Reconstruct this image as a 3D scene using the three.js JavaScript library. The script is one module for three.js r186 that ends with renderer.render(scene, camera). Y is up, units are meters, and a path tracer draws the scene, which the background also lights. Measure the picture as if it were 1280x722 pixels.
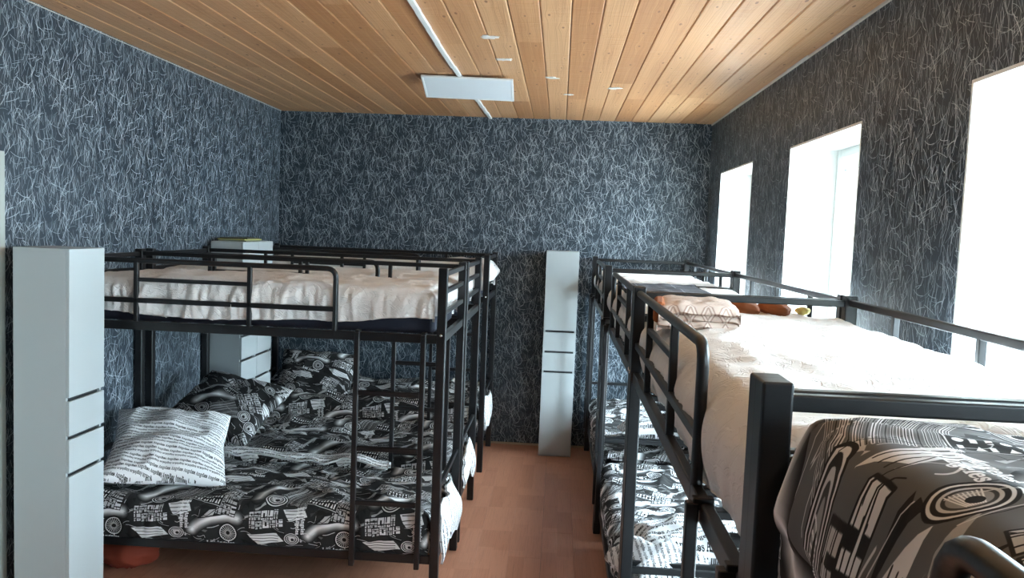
import * as THREE from 'three';
import { RoundedBoxGeometry } from 'three/addons/geometries/RoundedBoxGeometry.js';
import { mergeGeometries } from 'three/addons/utils/BufferGeometryUtils.js';
import { RectAreaLightUniformsLib } from 'three/addons/lights/RectAreaLightUniformsLib.js';

// ------------------------------------------------------------------ camera, sky, light, exposure
const scene = new THREE.Scene();
const renderer = new THREE.WebGLRenderer({ antialias: true });
renderer.toneMapping = THREE.LinearToneMapping;
renderer.toneMappingExposure = 3.15;
renderer.shadowMap.enabled = true;
RectAreaLightUniformsLib.init();

const camera = new THREE.PerspectiveCamera(38.99, 1280 / 722, 0.05, 200);
camera.position.set(0, 1.9306, 0);
camera.up.set(-0.0436027, 0.9966206, -0.0696138);
camera.lookAt(-0.0559258, 1.9306 - 0.0720057, -0.9958351);
scene.add(camera);

const SKY = 9;                                            // an even, bright overcast sky
scene.background = new THREE.Color().setRGB(0.74 * SKY, 0.94 * SKY, 1.07 * SKY);

// the room (metres; the camera stands at x = z = 0 and looks towards -z)
const XL = -2.54, XR = 1.279, YC = 2.913, ZB = -7.26, ZN = 1.6, WALL = 0.42;
const WINDOWS = [[-6.75, -5.65], [-4.748, -3.642], [-2.70, -1.60], [-0.98, 0.12]];   // along z
const SILL = 0.38, HEAD = 2.46, FRAME_X = XR + 0.26;
for (const [a, b] of WINDOWS) {                            // daylight entering at each window
  const l = new THREE.RectAreaLight(new THREE.Color(0.74, 0.94, 1.07), 7, b - a - 0.1, HEAD - SILL - 0.1);
  l.position.set(FRAME_X + 0.13, (HEAD + SILL) / 2, (a + b) / 2);
  l.lookAt(XR - 3, (HEAD + SILL) / 2, (a + b) / 2);
  scene.add(l);
}

// ------------------------------------------------------------------ helpers
let seed = 20240;
const rnd = () => { seed = (seed + 0x6D2B79F5) | 0; let t = Math.imul(seed ^ (seed >>> 15), 1 | seed); t = (t + Math.imul(t ^ (t >>> 7), 61 | t)) ^ t; return ((t ^ (t >>> 14)) >>> 0) / 4294967296; };
const rr = (a, b) => a + (b - a) * rnd();
const hash = (x, y) => { let h = Math.imul(x, 374761393) + Math.imul(y, 668265263); h = Math.imul(h ^ (h >>> 13), 1274126177); return ((h ^ (h >>> 16)) >>> 0) / 4294967296; };
function noise(x, y) {                                     // smooth value noise, -1 to 1
  const xi = Math.floor(x), yi = Math.floor(y), f = (t) => t * t * t * (t * (t * 6 - 15) + 10), u = f(x - xi), v = f(y - yi);
  const a = hash(xi, yi), b = hash(xi + 1, yi), c = hash(xi, yi + 1), d = hash(xi + 1, yi + 1);
  return 2 * (a + (b - a) * u + (c - a) * v + (a - b - c + d) * u * v) - 1;
}
const ridge = (x, y) => 1 - 2 * Math.abs(noise(x, y));
const sstep = (a, b, t) => { const q = Math.min(1, Math.max(0, (t - a) / (b - a))); return q * q * (3 - 2 * q); };

const taken = new Map();
function numbered(name) { const n = taken.get(name) ?? 0; taken.set(name, n + 1); return n ? name + '_' + String(n).padStart(3, '0') : name; }
function tag(o, label, category, group) { o.userData.label = label; o.userData.category = category; if (group) o.userData.group = group; return o; }
function mesh(name, geometry, material, parent) {
  const m = new THREE.Mesh(geometry, material);
  m.name = parent ? name : numbered(name); m.castShadow = m.receiveShadow = true;
  (parent || scene).add(m); return m;
}
function thing(name, label, category, x = 0, y = 0, z = 0, turn = 0, group) {
  const o = new THREE.Group(); o.name = numbered(name); o.position.set(x, y, z); o.rotation.y = turn; scene.add(o);
  return tag(o, label, category, group);
}
function struct(name, geometry, material, parent) { const m = mesh(name, geometry, material, parent); if (!parent) m.userData.kind = 'structure'; return m; }
function structGroup(name) { const o = new THREE.Group(); o.name = name; o.userData.kind = 'structure'; scene.add(o); return o; }

function metreUV(g) {                                      // uv in metres from the dominant normal
  const p = g.attributes.position, n = g.attributes.normal, uv = new Float32Array(p.count * 2);
  for (let i = 0; i < p.count; i++) {
    const ax = Math.abs(n.getX(i)), ay = Math.abs(n.getY(i)), az = Math.abs(n.getZ(i));
    if (ax >= ay && ax >= az) { uv[2 * i] = p.getZ(i); uv[2 * i + 1] = p.getY(i); }
    else if (ay >= az) { uv[2 * i] = p.getX(i); uv[2 * i + 1] = p.getZ(i); }
    else { uv[2 * i] = p.getX(i); uv[2 * i + 1] = p.getY(i); }
  }
  g.setAttribute('uv', new THREE.BufferAttribute(uv, 2)); return g;
}
function bx(x0, x1, y0, y1, z0, z1) { const g = new THREE.BoxGeometry(Math.abs(x1 - x0), Math.abs(y1 - y0), Math.abs(z1 - z0)); g.translate((x0 + x1) / 2, (y0 + y1) / 2, (z0 + z1) / 2); return metreUV(g); }
function rb(x0, x1, y0, y1, z0, z1, r = 0.004, seg = 1) {  // box with softened edges
  const w = Math.abs(x1 - x0), h = Math.abs(y1 - y0), d = Math.abs(z1 - z0);
  const g = new RoundedBoxGeometry(w, h, d, seg, Math.min(r, w * 0.49, h * 0.49, d * 0.49)); g.translate((x0 + x1) / 2, (y0 + y1) / 2, (z0 + z1) / 2); return g;
}
const merge = (list) => mergeGeometries(list.map((g) => (g.index ? g.toNonIndexed() : g)));

function canvasTexture(w, h, draw, srgb = true) {
  const c = document.createElement('canvas'); c.width = w; c.height = h; draw(c.getContext('2d'), w, h);
  const t = new THREE.CanvasTexture(c); t.wrapS = t.wrapT = THREE.RepeatWrapping; if (srgb) t.colorSpace = THREE.SRGBColorSpace; t.anisotropy = 8; return t;
}
function tiled(ctx, w, h, fn) { for (const dx of [-w, 0, w]) for (const dy of [-h, 0, h]) { ctx.save(); ctx.translate(dx, dy); fn(ctx); ctx.restore(); } }
const grey = (v, a = 1) => `rgba(${v},${v},${v},${a})`;

// a closed sheet of cloth: outer grid, inner grid a thickness below it, edges joined
function shell(nu, nv, fn, th) {
  const N = (nu + 1) * (nv + 1), P = [], UV = [], Q = [];
  for (let i = 0; i <= nu; i++) for (let j = 0; j <= nv; j++) { const q = fn(i / nu, j / nv); P.push(new THREE.Vector3(q[0], q[1], q[2])); UV.push(q[3], q[4]); Q.push(q[5]); }
  const id = (i, j) => i * (nv + 1) + j, pos = new Float32Array(N * 6), uv = new Float32Array(N * 4), idx = [], a = new THREE.Vector3(), b = new THREE.Vector3();
  for (let i = 0; i <= nu; i++) for (let j = 0; j <= nv; j++) {
    const k = id(i, j), p = P[k];
    a.subVectors(P[id(Math.min(nu, i + 1), j)], P[id(Math.max(0, i - 1), j)]); b.subVectors(P[id(i, Math.min(nv, j + 1))], P[id(i, Math.max(0, j - 1))]);
    b.cross(a).normalize(); if (Q[k]) b.copy(Q[k]);
    pos.set([p.x, p.y, p.z], k * 3); pos.set([p.x - b.x * th, p.y - b.y * th, p.z - b.z * th], (N + k) * 3);
    uv.set([UV[2 * k], UV[2 * k + 1]], k * 2); uv.set([UV[2 * k], UV[2 * k + 1]], (N + k) * 2);
  }
  for (let i = 0; i < nu; i++) for (let j = 0; j < nv; j++) {
    const q = [id(i, j), id(i, j + 1), id(i + 1, j + 1), id(i + 1, j)];
    idx.push(q[0], q[1], q[3], q[1], q[2], q[3], N + q[0], N + q[3], N + q[1], N + q[1], N + q[3], N + q[2]);
  }
  const seam = (k, l) => idx.push(k, N + k, l, l, N + k, N + l);
  for (let i = 0; i < nu; i++) { seam(id(i, 0), id(i + 1, 0)); seam(id(i + 1, nv), id(i, nv)); }
  for (let j = 0; j < nv; j++) { seam(id(0, j + 1), id(0, j)); seam(id(nu, j), id(nu, j + 1)); }
  const g = new THREE.BufferGeometry();
  g.setAttribute('position', new THREE.BufferAttribute(pos, 3)); g.setAttribute('uv', new THREE.BufferAttribute(uv, 2)); g.setIndex(idx); g.computeVertexNormals(); return g;
}
function edge(t, A, r) {                                   // plan position and fall of cloth lying over an edge at A
  const s = Math.sign(t) || 1, m = Math.abs(t) - (A - r), q = Math.PI * r / 2;
  if (m <= 0) return [t, 0];
  if (m < q) return [s * (A - r + r * Math.sin(m / r)), r * (1 - Math.cos(m / r))];
  return [s * A, r + (m - q)];
}
// cloth over a mattress: half sizes A (length), B (width), cloth falling h (head), f (foot), s (front, +z), t (rear) below the top
function drape({ A, B, r = 0.05, h = 0.1, f = 0.1, s = 0.1, t = 0.1, th = 0.012, nu = 130, nv = 80, wr = 0.008, big = 0.0, ruche = 0.006, bulge = 0, sx = 0, sz = 0, du = 0, dv = 0, rot = false, hem = () => 0, extra = () => 0, scale = 1 }) {
  const back = Math.PI * r / 2 - 2 * r, a0 = -(A + h + back), a1 = A + f + back, b0 = -(B + t + back), b1 = B + s + back;
  return shell(nu, nv, (u, v) => {
    const a = a0 + (a1 - a0) * u; let b = b0 + (b1 - b0) * v;
    b += hem(a) * sstep(B, b1, b);
    const [x, dx] = edge(a, A, r), [z, dz] = edge(b, B, r), d = Math.pow(dx ** 4 + dz ** 4, 0.25);
    const p = a * scale + sx, q = b * scale + sz, top = 1 - sstep(0.2 * r, r, d);
    const wrinkle = wr * (0.6 * ridge(p * 5 + 1.3 * noise(p * 3, q * 3), q * 7 + noise(q * 4, p * 4)) + 0.4 * noise(p * 13, q * 11) + 0.22 * ridge(p * 19 + 3, q * 15)) + big * (noise(p * 2.3 + 7, q * 3.1) * 0.7 + 0.45 * ridge(p * 3.7, q * 4.9 + 2));
    const fold = (1 - top) * ruche * (noise((dz > dx ? p : q) * 22 + d * 6, d * 7) + 0.6 * noise((dz > dx ? p : q) * 46, d * 9 + 5));
    const out = bulge * Math.sin(Math.PI * Math.min(1, d / Math.max(0.03, dz > dx ? s : f))) * (1 - top);
    const y = -d + (wrinkle + extra(x, z)) * top, calm = 1 - 0.9 * sstep(0.15, 0.7, Math.min(dx, dz) / Math.max(dx, dz, 1e-6)) * (1 - top);
    const ox = dx > 0.3 * r ? Math.sign(x) * (out + fold + wrinkle * 0.5) * calm * Math.min(1, dx / Math.max(d, 1e-6)) : 0, oz = dz > 0.3 * r ? Math.sign(z) * (out + fold + wrinkle * 0.5) * calm * Math.min(1, dz / Math.max(d, 1e-6)) : 0;
    return [x + ox, y, z + oz, rot ? b + du : a + du, rot ? a + dv : -b + dv, Math.min(dx, dz) > 0.4 * r ? new THREE.Vector3(Math.sign(x) * 0.7, 0, Math.sign(z) * 0.7) : undefined];
  }, th);
}
// a stuffed pillow: L along x, W along z, H thick
function pillowGeometry(L, W, H, k, turn, flat = 0.75) {
  const n = 44, pos = [], uv = [], idx = [], M = (n + 1) * (n + 1);
  for (const side of [1, -1]) for (let i = 0; i <= n; i++) for (let j = 0; j <= n; j++) {
    const u = 2 * i / n - 1, v = 2 * j / n - 1, pu = Math.sin(u * Math.PI / 2), pv = Math.sin(v * Math.PI / 2);
    const full = Math.pow(Math.max(0, (1 - pu * pu) * (1 - pv * pv)), 0.38), pinch = 1 - 0.09 * (1 - Math.abs(pu * pv)) * Math.max(pu * pu, pv * pv);
    const x = pu * L / 2 * pinch, z = pv * W / 2 * pinch;
    const w = 0.012 * (ridge(x * 8 + k * 3.1, z * 9 + k) + 0.5 * noise(x * 19 + k, z * 21)) * Math.min(1, full * 1.5);
    pos.push(x, side * (H / 2 * full * (side < 0 ? flat : 1) + w * (side > 0 ? 1 : 0.3)) + 0.006 * noise(u * 4 + k, v * 4), z); uv.push(x * Math.cos(turn) + z * Math.sin(turn) + k * 0.37, side * (x * Math.sin(turn) - z * Math.cos(turn)) + k * 0.21);
  }
  const id = (s, i, j) => s * M + i * (n + 1) + j;
  for (let i = 0; i < n; i++) for (let j = 0; j < n; j++) {
    idx.push(id(0, i, j), id(0, i, j + 1), id(0, i + 1, j), id(0, i, j + 1), id(0, i + 1, j + 1), id(0, i + 1, j));
    idx.push(id(1, i, j), id(1, i + 1, j), id(1, i, j + 1), id(1, i, j + 1), id(1, i + 1, j), id(1, i + 1, j + 1));
  }
  const g = new THREE.BufferGeometry(); g.setAttribute('position', new THREE.Float32BufferAttribute(pos, 3)); g.setAttribute('uv', new THREE.Float32BufferAttribute(uv, 2)); g.setIndex(idx); g.computeVertexNormals(); return g;
}

// ------------------------------------------------------------------ textures and materials
const WP = 0.53;                                           // wallpaper repeat
const strokes = [];
for (let i = 0; i < 540; i++) {
  const x = rnd(), y = rnd(), a = Math.PI / 2 + rr(-1, 1) * (rnd() < 0.6 ? 0.55 : 1.5), len = rr(0.06, 0.2), c = rr(-1, 1) * (rnd() < 0.25 ? 1.3 : 0.45);
  strokes.push({ x, y, a, len, c, w: rr(0.0022, 0.005), v: rr(0.3, 1) });
}
function drawStrokes(ctx, S, style) {
  tiled(ctx, S, S, () => {
    ctx.lineCap = 'round';
    for (const s of strokes) {
      const dx = Math.cos(s.a) * s.len * S, dy = Math.sin(s.a) * s.len * S, mx = s.x * S - dy * s.c * 0.5, my = s.y * S + dx * s.c * 0.5;
      ctx.strokeStyle = style(s); ctx.lineWidth = s.w * S;
      ctx.beginPath(); ctx.moveTo(s.x * S - dx / 2, s.y * S - dy / 2); ctx.quadraticCurveTo(mx, my, s.x * S + dx / 2, s.y * S + dy / 2); ctx.stroke();
    }
  });
}
const wallMap = canvasTexture(1024, 1024, (ctx, S) => {
  ctx.fillStyle = 'rgb(38,52,63)'; ctx.fillRect(0, 0, S, S);
  for (let i = 0; i < 5000; i++) { ctx.fillStyle = `rgba(${rnd() < 0.5 ? '20,26,34' : '66,76,86'},0.25)`; ctx.fillRect(rnd() * S, rnd() * S, rr(1, 4), rr(1, 7)); }
  drawStrokes(ctx, S, (s) => `rgba(${Math.round(158 + 60 * s.v)},${Math.round(170 + 56 * s.v)},${Math.round(178 + 54 * s.v)},${0.3 + 0.6 * s.v})`);
});
const wallBump = canvasTexture(512, 512, (ctx, S) => {
  ctx.fillStyle = grey(90); ctx.fillRect(0, 0, S, S);
  for (let i = 0; i < 3000; i++) { ctx.fillStyle = grey(rnd() < 0.5 ? 70 : 115, 0.5); ctx.fillRect(rnd() * S, rnd() * S, 2, rr(2, 5)); }
  drawStrokes(ctx, S, (s) => grey(Math.round(150 + 90 * s.v)));
}, false);
for (const t of [wallMap, wallBump]) t.repeat.set(1 / WP, 1 / WP);

const woodCols = 4;                                        // four planks side by side in one texture, 0.57 m x 2.28 m
function drawWood(ctx, w, h, colour) {
  const cw = w / woodCols;
  for (let c = 0; c < woodCols; c++) {
    ctx.save(); ctx.beginPath(); ctx.rect(c * cw, 0, cw, h); ctx.clip();
    const tone = [-1.5, 0.6, -0.2, 1.3][c];
    ctx.fillStyle = colour ? `rgb(${202 + 9 * tone | 0},${151 + 11 * tone | 0},${106 + 11 * tone | 0})` : grey(128); ctx.fillRect(c * cw, 0, cw, h);
    const knots = []; for (let k = 0; k < 5; k++) knots.push([c * cw + rr(0.2, 0.8) * cw, (k + rr(0.2, 0.8)) * h / 5, rr(9, 20)]);
    const heart = c * cw + rr(0.3, 0.7) * cw;
    for (let g = 0; g < 46; g++) {                         // grain lines bending round the knots
      const x0 = c * cw + (g + rnd()) * cw / 46, wob = rr(3, 10), ph = rr(0, 6.28), dark = rr(0.14, 0.6) * (g % 3 === 0 ? 1.3 : 0.8);
      ctx.strokeStyle = colour ? `rgba(${rnd() < 0.75 ? '146,88,44' : '226,182,130'},${dark})` : grey(60, dark); ctx.lineWidth = rr(0.7, 2.4); ctx.beginPath();
      for (let y = 0; y <= h; y += 12) {
        let x = x0 + wob * Math.sin(y / h * 6.283 * 2 + ph + 0.4 * Math.sin(y / h * 6.283)) * Math.exp(-Math.abs(x0 - heart) / cw);
        for (const [kx, ky, kr] of knots) { const d = (y - ky) / (kr * 4), s = Math.sign(x0 - kx) || 1; x += s * kr * 1.6 * Math.exp(-d * d) * Math.exp(-Math.abs(x0 - kx) / (kr * 2.2)); }
        y ? ctx.lineTo(x, y) : ctx.moveTo(x, y);
      }
      ctx.stroke();
    }
    for (let k = 0; k < 3; k++) {                          // cathedral figure
      const cy = rr(0.1, 0.9) * h, cx = heart; for (let q = 0; q < 7; q++) { ctx.strokeStyle = colour ? 'rgba(150,90,46,0.5)' : grey(70, 0.3); ctx.lineWidth = 1.6; ctx.beginPath(); ctx.ellipse(cx, cy, 5 + q * 6, 22 + q * 38, 0, 0, 6.283); ctx.stroke(); }
    }
    for (const [kx, ky, kr] of knots) { if (!colour) continue; ctx.fillStyle = 'rgba(122,66,30,0.75)'; ctx.beginPath(); ctx.ellipse(kx, ky, kr * 0.55, kr * 0.8, 0, 0, 6.283); ctx.fill(); ctx.strokeStyle = 'rgba(96,50,24,0.6)'; ctx.lineWidth = 1.5; ctx.stroke(); }
    ctx.restore();
  }
}
seed = 77; const woodMap = canvasTexture(1024, 2048, (ctx, w, h) => drawWood(ctx, w, h, true));
seed = 78; const woodBump = canvasTexture(512, 1024, (ctx, w, h) => {   // planed surface: shallow ripples across the plank
  ctx.fillStyle = grey(128); ctx.fillRect(0, 0, w, h);
  for (let i = 0; i < 260; i++) { const x = rnd() * w, y = rnd() * h, l = rr(30, 120), t = rr(4, 14), g = ctx.createLinearGradient(0, y - t, 0, y + t), v = rnd() < 0.5 ? 255 : 0; g.addColorStop(0, grey(v, 0)); g.addColorStop(0.5, grey(v, rr(0.1, 0.3))); g.addColorStop(1, grey(v, 0)); ctx.fillStyle = g; ctx.fillRect(x - l / 2, y - t, l, 2 * t); }
}, false);
seed = 91; const floorMap = canvasTexture(1024, 1024, (ctx, w, h) => {   // printed strip laminate: 5 boards, each with strips
  for (let c = 0; c < 10; c++) { let y = -rr(0, 200); while (y < h) { const l = rr(180, 420), v = rr(-1, 1); ctx.fillStyle = `rgb(${208 + 7 * v | 0},${147 + 7 * v | 0},${117 + 7 * v | 0})`; ctx.fillRect(c * w / 10, y, w / 10 + 1, l); y += l; } }
  for (let i = 0; i < 2600; i++) { ctx.fillStyle = rnd() < 0.6 ? 'rgba(112,62,42,0.10)' : 'rgba(214,160,128,0.10)'; ctx.fillRect(rnd() * w, rnd() * h, rr(1, 3), rr(20, 120)); }
});

// printed bedding: motor cars, street blocks and gothic lettering in black, grey and white
seed = 4242;
const PRINT = 0.60;
function gothic(ctx, text, x, y, size, fill) { ctx.save(); ctx.translate(x, y); ctx.scale(0.82, 1); ctx.font = `bold ${size}px serif`; ctx.fillStyle = fill; ctx.strokeStyle = fill; ctx.lineWidth = size * 0.035; ctx.fillText(text, 0, 0); ctx.strokeText(text, 0, 0); ctx.restore(); }
function blockGlyphs(ctx, x, y, cols, rows, s, ang) {      // chunky outlined blocks, uneven like hand-drawn capitals
  ctx.save(); ctx.translate(x, y); ctx.rotate(ang); ctx.transform(1, 0.06, -0.12, 1, 0, 0);
  for (let r = 0; r < rows; r++) for (let c = 0, q = rr(-14, 6); c < cols; c++) {
    const w = s * rr(0.72, 1.2), h = s * rr(1.12, 1.3), y0 = r * s * 1.25 + rr(-4, 4), k = (rnd() * 5) | 0, t = w * 0.24;
    ctx.fillStyle = grey(rr(170, 232) | 0); ctx.strokeStyle = grey(14); ctx.lineWidth = 6;
    ctx.beginPath(); ctx.rect(q, y0, w, h); ctx.fill(); ctx.stroke(); ctx.fillStyle = grey(14);
    if (k === 0) { ctx.fillRect(q + t, y0, t * 0.8, h * 0.45); ctx.fillRect(q + t, y0 + h * 0.62, t * 0.8, h * 0.38); } else if (k === 1) { ctx.fillRect(q + t, y0 + h * 0.22, w - t, h * 0.13); ctx.fillRect(q + t, y0 + h * 0.62, w - t, h * 0.13); } else if (k === 2) { ctx.fillRect(q + w * 0.4, y0 + h * 0.3, w * 0.2, h * 0.7); } else if (k === 3) { ctx.fillRect(q + w * 0.38, y0 + h * 0.2, w * 0.24, h * 0.2); ctx.fillRect(q + w * 0.38, y0 + h * 0.66, w * 0.24, h * 0.34); } else { ctx.fillRect(q + w * 0.36, y0 + h * 0.25, w * 0.28, h * 0.5); }
    ctx.lineWidth = 4; ctx.beginPath(); for (let e = 0; e < 3; e++) { const ly = y0 + h * rr(0.1, 0.9), lx = q + w * rr(0.1, 0.9); ctx.moveTo(q, ly); ctx.lineTo(q + w, ly + rr(-6, 6)); ctx.moveTo(lx, ly); ctx.lineTo(lx + rr(-8, 8), ly + h * rr(-0.3, 0.3)); } ctx.stroke();
    q += w;
  }
  ctx.restore();
}
function headlight(ctx, x, y, rx, ry, ang) {
  ctx.save(); ctx.translate(x, y); ctx.rotate(ang);
  for (const [k, v] of [[1.25, 14], [1.12, 225], [1.0, 28], [0.84, 205], [0.72, 60], [0.6, 150]]) { ctx.fillStyle = grey(v); ctx.beginPath(); ctx.ellipse(0, 0, rx * k, ry * k, 0, 0, 6.283); ctx.fill(); }
  ctx.strokeStyle = grey(238); ctx.lineWidth = 3; for (let k = -4; k <= 4; k++) { ctx.beginPath(); ctx.moveTo(k * rx * 0.12, -ry * 0.5); ctx.lineTo(k * rx * 0.06, ry * 0.5); ctx.stroke(); }
  ctx.fillStyle = grey(18); ctx.beginPath(); ctx.ellipse(rx * 0.1, ry * 0.15, rx * 0.25, ry * 0.28, 0, 0, 6.283); ctx.fill();
  ctx.restore();
}
const drawPrint = (ctx, S, ground, shards) => {
  const s0 = seed;
  ctx.fillStyle = grey(ground); ctx.fillRect(0, 0, S, S);
  const grade = (w0, w1, v0, v1) => Array.from({ length: 18 }, (_, i) => [w0 + (w1 - w0) * i / 17, v0 + (v1 - v0) * i / 17 | 0]);
  const arc = (list, p) => { for (const [k, v] of list) { ctx.strokeStyle = grey(v); ctx.lineWidth = k; ctx.beginPath(); ctx.moveTo(p[0], p[1]); ctx.bezierCurveTo(p[2], p[3], p[4], p[5], p[6], p[7]); ctx.stroke(); } };
  const plate = (x, y, a, w) => {
    ctx.save(); ctx.translate(x, y); ctx.rotate(a); ctx.fillStyle = grey(8); ctx.fillRect(0, 0, w, 104); ctx.strokeStyle = grey(215); ctx.lineWidth = 4; ctx.strokeRect(6, 6, w - 12, 92);
    ctx.fillStyle = grey(240); for (let k = 0; k < w / 30 - 1; k++) { const q = 20 + k * 29; if (k % 3 === 0) { ctx.beginPath(); ctx.arc(q + 9, 32, 11, 0, 6.283); ctx.fill(); } else ctx.fillRect(q, 20, 14, 25); if (k % 2) { ctx.beginPath(); ctx.moveTo(q, 88); ctx.lineTo(q + 11, 60); ctx.lineTo(q + 22, 88); ctx.fill(); } else ctx.fillRect(q, 60, 12, 28); } ctx.restore();
  };
  const lines = (n, x0, x1, y0, y1) => { for (let k = 0; k < n; k++) { ctx.strokeStyle = grey(rnd() < 0.62 ? 222 : 12, 0.9); ctx.lineWidth = rr(2, 6); const x = rr(x0, x1), y = rr(y0, y1), q = rr(-1, 1); ctx.beginPath(); ctx.moveTo(x, y); ctx.bezierCurveTo(x + 40, y - 30 * q, x + 60, y + 50 * q, x + rr(60, 150), y + rr(-50, 50)); ctx.stroke(); } };
  tiled(ctx, S, S, () => {
    seed = s0;
    ctx.lineCap = 'round'; ctx.lineJoin = 'round';
    for (let i = 0; i < 95; i++) { ctx.fillStyle = grey(shards[(rnd() * 6) | 0], 0.85); const x = rnd() * S, y = rnd() * S; ctx.beginPath(); ctx.moveTo(x, y); for (let k = 0; k < 4; k++) ctx.lineTo(x + rr(-80, 110), y + rr(-45, 55)); ctx.fill(); }
    lines(90, 0, S, 0, S);
    for (const [x, y, w, h] of [[560, 10, 330, 130], [20, 860, 330, 110], [330, 640, 220, 110]]) { ctx.fillStyle = grey(226); ctx.beginPath(); ctx.moveTo(x, y + h * 0.2); ctx.lineTo(x + w * 0.8, y); ctx.lineTo(x + w, y + h * 0.6); ctx.lineTo(x + w * 0.3, y + h); ctx.fill(); ctx.strokeStyle = grey(40); ctx.lineWidth = 5; for (let k = 1; k < 4; k++) { ctx.beginPath(); ctx.moveTo(x + w * 0.1, y + h * 0.25 * k); ctx.lineTo(x + w * 0.85, y + h * 0.2 * k); ctx.stroke(); } }
    // wing of a car: graded bright arc above a dark wheel arch
    arc(grade(170, 16, 10, 252), [90, 570, 110, 420, 170, 330, 340, 270]);
    arc([[40, 10]], [-10, 510, 10, 370, 90, 270, 260, 200]); arc([[26, 170]], [-60, 470, -20, 330, 60, 220, 240, 150]);
    for (let k = 0; k < 22; k++) { const q = [390 + k * 13, 290 + k * 4, 370 + k * 12, 380, 320 + k * 12, 460, 270 + k * 12, 570 + k * 4]; arc([[rr(5, 9), rnd() < 0.65 ? 225 : 120], [2.5, 8]], q); }
    headlight(ctx, 250, 590, 84, 54, -0.15); headlight(ctx, 650, 320, 70, 54, 0.25); headlight(ctx, 790, 345, 60, 50, 0.25); headlight(ctx, 420, 900, 60, 44, 0);
    // second car: bonnet, roof and windscreen
    arc(grade(130, 18, 14, 246), [560, 870, 640, 770, 760, 730, 960, 750]);
    ctx.fillStyle = grey(12); ctx.beginPath(); ctx.moveTo(600, 770); ctx.lineTo(700, 680); ctx.lineTo(860, 660); ctx.lineTo(910, 715); ctx.fill();
    ctx.fillStyle = grey(190); ctx.beginPath(); ctx.moveTo(640, 754); ctx.lineTo(706, 696); ctx.lineTo(770, 688); ctx.lineTo(740, 734); ctx.fill();
    // wheel with spokes
    ctx.fillStyle = grey(8); ctx.beginPath(); ctx.arc(880, 880, 92, 0, 6.283); ctx.fill(); ctx.strokeStyle = grey(232); ctx.lineWidth = 8; ctx.beginPath(); ctx.arc(880, 880, 72, 0, 6.283); ctx.stroke();
    for (let k = 0; k < 22; k++) { const a = k / 22 * 6.283; ctx.lineWidth = 4; ctx.beginPath(); ctx.moveTo(880 + 20 * Math.cos(a), 880 + 20 * Math.sin(a)); ctx.lineTo(880 + 66 * Math.cos(a), 880 + 66 * Math.sin(a)); ctx.stroke(); }
    blockGlyphs(ctx, 400, 20, 5, 3, 60, 0.24); blockGlyphs(ctx, 30, 690, 5, 2, 58, -0.16); blockGlyphs(ctx, 820, 420, 3, 4, 60, 0.1); blockGlyphs(ctx, 30, 20, 4, 2, 58, 0.05);
    plate(540, 520, 0.2, 290); plate(120, 180, -0.1, 200);
    lines(26, 300, 1000, 560, 1010);
    ctx.save(); ctx.translate(500, 640); ctx.rotate(Math.PI / 2); for (let k = 0; k < 2; k++) gothic(ctx, 'Los Angeles', 0, k * 46, 44, grey(240)); ctx.restore();
    gothic(ctx, 'Los Angeles', 690, 995, 50, grey(235));
  });
};
const printMap = canvasTexture(1024, 1024, (ctx, S) => drawPrint(ctx, S, 30, [8, 10, 14, 66, 112, 190]));
seed = 4242; const litPrintMap = canvasTexture(1024, 1024, (ctx, S) => drawPrint(ctx, S, 98, [10, 20, 90, 190, 222, 236]));   // same print lightened to make up for weak light on the near bunk
for (const t of [printMap, litPrintMap]) t.repeat.set(1 / PRINT, 1 / PRINT);
const LETTERS = 0.19;
const letterMap = canvasTexture(1024, 1024, (ctx, S) => {  // white ground with rows of gothic lettering, every other row upside down
  ctx.fillStyle = grey(240); ctx.fillRect(0, 0, S, S);
  tiled(ctx, S, S, () => { for (let r = 0; r < 8; r++) for (let k = 0; k < 3; k++) { const x = k * S / 3 + (r % 3) * 90, y = (r + 0.75) * S / 8; ctx.save(); ctx.translate(x, y); if (r % 3 === 1) { ctx.translate(330, -62); ctx.rotate(Math.PI); } gothic(ctx, 'Los Angeles', 0, 0, [86, 74, 92][r % 3], grey(r % 4 === 2 ? 70 : 38)); ctx.restore(); } });
});
letterMap.repeat.set(1 / LETTERS, 1 / LETTERS);
const bigLetterMap = letterMap.clone(); bigLetterMap.repeat.set(1 / 0.40, 1 / 0.40);
const weave = canvasTexture(256, 256, (ctx, S) => { for (let x = 0; x < S; x += 4) for (let y = 0; y < S; y += 4) { ctx.fillStyle = grey(110 + 60 * ((x / 4 + y / 4) % 2) + rr(-15, 15) | 0); ctx.fillRect(x, y, 4, 4); } }, false);
weave.repeat.set(12, 12);
seed = 611; const crease = canvasTexture(1024, 1024, (ctx, S) => {   // crinkles of thin cotton
  ctx.fillStyle = grey(128); ctx.fillRect(0, 0, S, S); const list = [];
  for (let i = 0; i < 900; i++) list.push([rnd() * S, rnd() * S, (rnd() < 0.5 ? 0.55 : -0.5) + rr(-0.5, 0.5), rr(24, 110), rr(4, 13), rnd() < 0.5 ? 255 : 0, rr(0.10, 0.34)]);
  tiled(ctx, S, S, () => { ctx.lineCap = 'round'; for (const [x, y, a, l, w, v, o] of list) for (const k of [1, 0.6, 0.3]) { ctx.strokeStyle = grey(v, o * 0.5); ctx.lineWidth = w * k; ctx.beginPath(); ctx.moveTo(x - Math.cos(a) * l / 2, y - Math.sin(a) * l / 2); ctx.quadraticCurveTo(x + Math.sin(a) * l * 0.12, y - Math.cos(a) * l * 0.12, x + Math.cos(a) * l / 2, y + Math.sin(a) * l / 2); ctx.stroke(); } });
}, false); crease.repeat.set(1 / 0.48, 1 / 0.48);
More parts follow.
